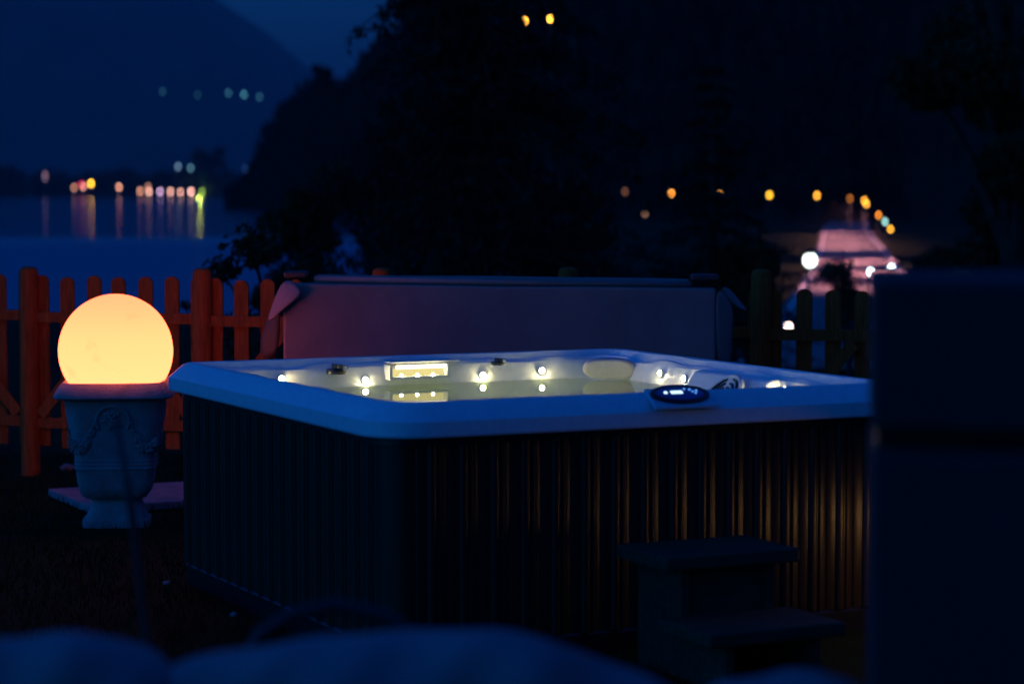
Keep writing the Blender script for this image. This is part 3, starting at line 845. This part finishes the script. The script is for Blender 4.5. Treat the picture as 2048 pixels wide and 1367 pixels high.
for xa, xb, zt in ((P(566, 550, YC).x, P(613, 550, YC).x, P(566, 543, YC).z), (P(1384, 560, YC).x, P(1440, 560, YC).x, P(1400, 549, YC).z)):
    bevel(obj('end_cap', B(xa - cv.location.x, xb - cv.location.x, .02, .15, zt - .034, zt), M['vinyl_dark'], cv), .012, 3)
def flap(pts, faces, name='skirt_flap', mm='vinyl'):
    bm = bmesh.new(); vv = [bm.verts.new(Vector(p)) for p in pts]
    for f in faces: bm.faces.new([vv[i] for i in f])
    o = obj(name, bm, M[mm], cv)
    s = o.modifiers.new('sub', 'SUBSURF'); s.levels = 2; s.render_levels = 2
    s2 = o.modifiers.new('sol', 'SOLIDIFY'); s2.thickness = .007
    return smooth(o)
def cl_(px, py, dy):
    w = P(px, py, YC + dy); return (w.x - cv.location.x, dy, w.z)
# left: loose skirt corner folded forward over the end of the cover
flap([cl_(566, 560, .03), cl_(588, 561, -.01), cl_(609, 586, -.05), cl_(585, 604, -.055), cl_(556, 628, -.05), cl_(532, 652, -.03), cl_(548, 604, .0), cl_(572, 588, -.04)],
     [(0, 1, 7, 6), (1, 2, 3, 7), (7, 3, 4, 6), (4, 5, 6)])
flap([cl_(562, 566, .08), cl_(560, 625, .07), cl_(560, 720, .07), cl_(520, 720, .12), cl_(522, 680, .12), cl_(536, 640, .12), cl_(566, 568, .16)],
     [(0, 1, 5, 6), (1, 2, 3, 4), (1, 4, 5)], mm='vinyl_dark')
# right: end skirt hanging off the corner
flap([cl_(1432, 578, .0), cl_(1446, 582, .03), cl_(1468, 620, .05), cl_(1462, 660, .06), cl_(1462, 740, .07), cl_(1432, 740, .02), cl_(1432, 650, .0)],
     [(0, 1, 2, 6), (6, 2, 3), (6, 3, 4, 5)])
flap([cl_(1440, 571, .08), cl_(1462, 580, .10), cl_(1482, 610, .11), cl_(1498, 624, .12), cl_(1472, 616, .07), cl_(1452, 592, .05)],
     [(0, 1, 5), (1, 2, 4, 5), (2, 3, 4)], mm='vinyl')

# ------------------------------------------------------------------ urn and glowing ball
UX, UY = P(233, 900, 11.86).x, 11.86
urn = thing('stone_urn', 'grey cast stone garden urn with garland relief left of the tub', 'urn', (UX, UY, 0), R(5))
def sq(hw, z, k=5.0, n=48): return ring(hw, z, n, power=k)
prof = [(.163, 0), (.163, .032), (.150, .036), (.146, .05), (.128, .09), (.118, .125), (.122, .135), (.150, .145), (.172, .175), (.184, .22), (.190, .28)]
for zc in (.293, .312, .331):
    prof += [(.1935, zc - .006), (.1975, zc - .003), (.1975, zc + .003), (.1945, zc + .006)]
prof += [(.197, .36), (.215, .48), (.232, .58), (.243, .625), (.262, .632), (.286, .638), (.290, .644), (.288, .654), (.272, .684), (.252, .706), (.246, .712), (.232, .712), (.224, .70), (.2, .6)]
body = smooth(obj('body', loops(bmesh.new(), [sq(a, z, 6) for a, z in prof], True, True), M['stone'], urn), 35)
def hw_at(z): return float(np.interp(z, [.2, .28, .36, .48, .58, .625], [.18, .19, .197, .215, .232, .243]))
def garland(face):
    """leafy swags and rosette on one face"""
    V = []; r = random.Random(face)
    rot = Matrix.Rotation(R(90 * face), 4, 'Z')
    def lump(bm, x, z, s, out=.0):
        y = -(hw_at(z)) * .995 - out
        mtx = rot @ Matrix.Translation((x, y, z)) @ Matrix.Rotation(r.uniform(0, 3), 4, 'Y') @ Matrix.Diagonal((s * 1.7, s * .8, s * .75, 1))
        bmesh.ops.create_icosphere(bm, subdivisions=1, radius=1, matrix=mtx)
    for sgn in (-1, 1):
        bm = bmesh.new()
        for k in range(26):                       # swag drooping from beside the arch to the corner
            t = k / 25
            x = sgn * (.088 + .117 * t); z = .555 - .34 * t + .265 * t * t - .05
            wdt = .010 + .016 * math.sin(math.pi * min(1, t * .9 + .1))
            for j in range(5):
                lump(bm, x + r.uniform(-.4, .4) * wdt, z + r.uniform(-1, 1) * wdt, r.uniform(.006, .010), r.uniform(0, .006))
        smooth(obj('leaf_swag', bm, M['stone'], urn))
    bm = bmesh.new()
    for k in range(40):
        a = r.uniform(0, 6.28); q = .042 * math.sqrt(r.random())
        lump(bm, q * math.cos(a), .535 + q * 1.1 * math.sin(a), r.uniform(.006, .011), .004 + .01 * (1 - q / .042))
    smooth(obj('rosette', bm, M['stone'], urn))
    bm = bmesh.new()
    arc = [rot @ Vector((.08 * math.cos(R(a)), -hw_at(.53 + .07 * math.sin(R(a))) - .002, .53 + .072 * math.sin(R(a)))) for a in range(-35, 216, 10)]
    tube(bm, arc, .0085, 6)
    smooth(obj('arch_moulding', bm, M['stone'], urn))
for f in range(4): garland(f)
bl = obj('ball_lamp', ball(.279, 64, 40), M['opal'], None, (UX + .002, UY - .005, .855)); smooth(bl)
tag(bl, 'glowing warm orange ball lamp sitting in the stone urn', 'lamp')

# paving slab and stones by the urn
s0 = P(100, 988, 12.95); s0.z = 0
bm = bmesh.new()
c1 = Vector((s0.x, 12.9, 0)); pts = [c1, c1 - el * .80, c1 - el * .80 + ef * 1.05, c1 + ef * 1.05]
loops(bm, [[(p.x, p.y, z) for p in pts] for z in (.004, .045)], True, True); bmesh.ops.recalc_face_normals(bm, faces=bm.faces)
tag(bevel(obj('paving_slab', bm, M['slab']), .006), 'pale square paving slab on the lawn behind the stone urn', 'slab')
def stone(px, py, s, label, name='stone'):
    Y = EYE * FPX / (py - 380); p = P(px, py, Y)
    bm = bmesh.new(); bmesh.ops.create_icosphere(bm, subdivisions=2, radius=s)
    for v in bm.verts: v.co *= rng.uniform(.8, 1.15); v.co.z *= .55
    tag(smooth(obj(name, bm, M['slab'], None, (p.x, p.y, s * .35))), label, 'stone')
stone(334, 1172, .02, 'small pale pebble at the back corner of the tub plinth')
stone(468, 1236, .018, 'small pale pebble beside the middle of the tub plinth')
stone(135, 942, .05, 'flat pale stone in the grass left of the urn')

# lawn grass
n = 30000
gx = nrg.uniform(-3.6, .6, n); gy = nrg.uniform(5.5, 15, n)
lc = np.stack([gx - C0.x, gy - C0.y], 1); lu = lc[:, 0] * ef.x + lc[:, 1] * ef.y; lv = lc[:, 0] * el.x + lc[:, 1] * el.y
ok = ~((lu > .02) & (lu < 2.2) & (lv > .02) & (lv < 2.3)) & ((gx - UX) ** 2 + (gy - UY) ** 2 > .05)
sl = np.stack([gx - c1.x, gy - c1.y], 1); su = sl[:, 0] * ef.x + sl[:, 1] * ef.y; sv = sl[:, 0] * el.x + sl[:, 1] * el.y
ok &= ~((su > 0) & (su < 1.05) & (sv < 0) & (sv > -.8))
gx, gy = gx[ok], gy[ok]; n = len(gx)
a = nrg.uniform(0, 6.28, n); h = nrg.uniform(.02, .055, n); w = .004
b0 = np.stack([gx, gy, np.zeros(n)], 1)
dv = np.stack([np.cos(a), np.sin(a), np.zeros(n)], 1)
tip = b0 + np.stack([nrg.normal(size=n) * .015, nrg.normal(size=n) * .015, h], 1)
V = np.stack([b0 - dv * w, b0 + dv * w, tip], 1).reshape(-1, 3)
kind(obj('grass', fast_mesh('grass', V, np.arange(n * 3).reshape(n, 3)), M['grass']), 'stuff', 'short dark grass on the lawn around the urn and tub')

# ------------------------------------------------------------------ foreground, out of focus
# square garden pillar at the right edge, with a recessed joint
YP = 3.7
xl = P(1744, 700, YP).x
pil_ = thing('garden_pillar', 'dark square rendered pillar with a recessed joint at the right edge', 'pillar', (xl, YP, 0), R(-8))
zt = P(1800, 560, YP).z; zg1 = P(1800, 862, YP).z; zg0 = P(1800, 904, YP).z
bevel(obj('lower_block', B(0, .62, 0, .5, 0, zg0), M['render_dark'], pil_), .012)
bevel(obj('upper_block', B(0, .62, 0, .5, zg1, zt), M['render_dark'], pil_), .012)
obj('joint', B(.008, .6, .05, .45, zg0, zg1), M['plastic_black'], pil_)  # black colour stands in for the shade inside the gap

# bench with pale cushions along the bottom edge
YB = 3.9
bench = thing('garden_bench', 'garden bench carrying the pale cushions along the bottom edge', 'bench', (0, YB, 0))
bevel(obj('seat', B(-1.1, .72, -.28, .26, .40, .46), M['metal_dark'], bench), .01)
for x in (-1.0, .6):
    for y in (-.22, .18):
        obj('leg', B(x, x + .05, y, y + .05, 0, .40), M['metal_dark'], bench)
def cushion(prof, label, th=.13, seed=1):
    r = random.Random(seed)
    pts = [(P(px, py, YB).x, P(px, py, YB).z) for px, py in prof]
    xs_ = np.linspace(pts[0][0], pts[-1][0], 60)
    # smooth interpolation of the top line
    zs = np.interp(xs_, [p[0] for p in pts], [p[1] for p in pts])
    zs = zs + .004 * np.sin(xs_ * 19 + seed) + .002 * np.sin(xs_ * 43 + 2 * seed)
    k = np.ones(5) / 5; zs = np.convolve(np.pad(zs, 2, 'edge'), k, 'valid')
    rings = []; nn = 20
    for i, (x, z) in enumerate(zip(xs_, zs)):
        f = i / (len(xs_) - 1); e = max(.02, (1 - abs(2 * f - 1) ** 6)) ** .5 * (1 + .07 * math.sin(f * 11 + seed))
        zb = .462; hh = (z - zb) / 2; tt = th * e
        rg = []
        for q in range(nn):
            a = 2 * math.pi * q / nn; c, s = math.cos(a), math.sin(a)
            rg.append((x, tt * math.copysign(abs(c) ** .75, c) + .016 * math.sin(x * 17 + s * 3 + seed) + .009 * math.sin(x * 41 - s * 5), zb + hh + hh * math.copysign(abs(s) ** .55, s)))
        rings.append(rg)
    bm = loops(bmesh.new(), rings, True, True); bmesh.ops.recalc_face_normals(bm, faces=bm.faces)
    o = smooth(obj('cushion', bm, M['fabric_light'], None, (0, YB, 0)), 70)
    return tag(o, label, 'cushion', 'pale cushions along the bottom edge')
cushion([(-240, 1330), (-150, 1290), (0, 1274), (90, 1266), (160, 1262), (215, 1275), (270, 1296), (320, 1318), (352, 1345)], 'pale blurred cushion in the bottom left corner', seed=1)
cushion([(318, 1345), (345, 1316), (420, 1306), (520, 1292), (640, 1276), (740, 1266), (860, 1261), (1000, 1263), (1060, 1268), (1110, 1284), (1180, 1312), (1260, 1340), (1330, 1362), (1370, 1400)], 'wide pale blurred cushion in the middle of the bottom edge', seed=2)
cushion([(1390, 1400), (1440, 1366), (1500, 1352), (1580, 1347), (1650, 1350), (1700, 1362), (1750, 1392), (1780, 1420)], 'pale blurred cushion just showing left of the pillar', seed=3)

# metal chair whose rounded back shows as a dim arc above the cushions
YH = 4.4
hx = P(672, 1210, YH).x; hz = P(672, 1208, YH).z
ch = thing('metal_chair', 'dark metal chair with a rounded hoop back above the middle cushion', 'chair', (hx, YH, 0), 0)
bm = bmesh.new()
tube(bm, [(-.21, 0, 0), (-.205, 0, .4), (-.185, 0, hz - .14), (-.14, 0, hz - .055), (-.08, 0, hz - .018), (0, 0, hz), (.08, 0, hz - .018), (.14, 0, hz - .055), (.185, 0, hz - .14), (.205, 0, .4), (.21, 0, 0)], .013, 8)
smooth(obj('hoop_back', bm, M['metal_dark'], ch))
bevel(obj('seat', lathe([(.2, .42), (.21, .43), (.2, .445)], 24), M['metal_dark'], ch, (0, -.2, 0)), .003)
for s in (-1, 1):
    bm = bmesh.new(); tube(bm, [(.17 * s, -.38, 0), (.15 * s, -.34, .42)], .012, 8)
    obj('leg', bm, M['metal_dark'], ch)

# thin bare stalk in the left foreground
q0 = P(298, 1310, 4.8); q1 = P(262, 1010, 4.8); q2 = P(232, 840, 4.8)
bm = bmesh.new(); tube(bm, [(q0.x + .03, 0, 0), (q0.x, 0, q0.z), (q1.x, 0, q1.z), (q2.x, 0, q2.z)], [.011, .0105, .009, .006], 8)
bm_o = obj('plant_stalk', bm, M['metal_dark'], None, (0, 4.8, 0)); smooth(bm_o)
tag(bm_o, 'thin dark bare stalk standing in front of the urn', 'stalk')

# unseen building added behind the viewer to shade what faces it
hs = thing('shade_house', 'unseen plastered building added behind the camera for its shade', 'shade_house', (2.5, -2.4, 0))
obj('wall', B(-5, 8, -6, 0, 0, 5.2), M['wall_plaster'], hs)
obj('roof', loops(bmesh.new(), [[(-5.6, .9, 4.9), (8.6, .9, 4.9), (8.6, -6.6, 4.9), (-5.6, -6.6, 4.9)], [(-5.6, .9, 5.05), (8.6, .9, 5.05), (8.6, -6.6, 5.05), (-5.6, -6.6, 5.05)], [(-3, -2.9, 7.4), (6, -2.9, 7.4), (6, -3.1, 7.4), (-3, -3.1, 7.4)]], True, True), M['roof'], hs)

# ------------------------------------------------------------------ haze over the lake
bm = B(-9000, 9000, -60, 13500, -7, 1500)
hz_ = obj('haze', bm)
m = bpy.data.materials.new('haze'); m.use_nodes = True
nt = m.node_tree; nt.nodes.clear()
o_ = nt.nodes.new('ShaderNodeOutputMaterial'); pv = nt.nodes.new('ShaderNodeVolumePrincipled')
pv.inputs['Color'].default_value = (.85, .9, 1, 1); pv.inputs['Density'].default_value = 0.00005
nt.links.new(pv.outputs[0], o_.inputs['Volume'])
hz_.data.materials.append(m)
kind(hz_, 'stuff', 'blue evening haze over the lake')
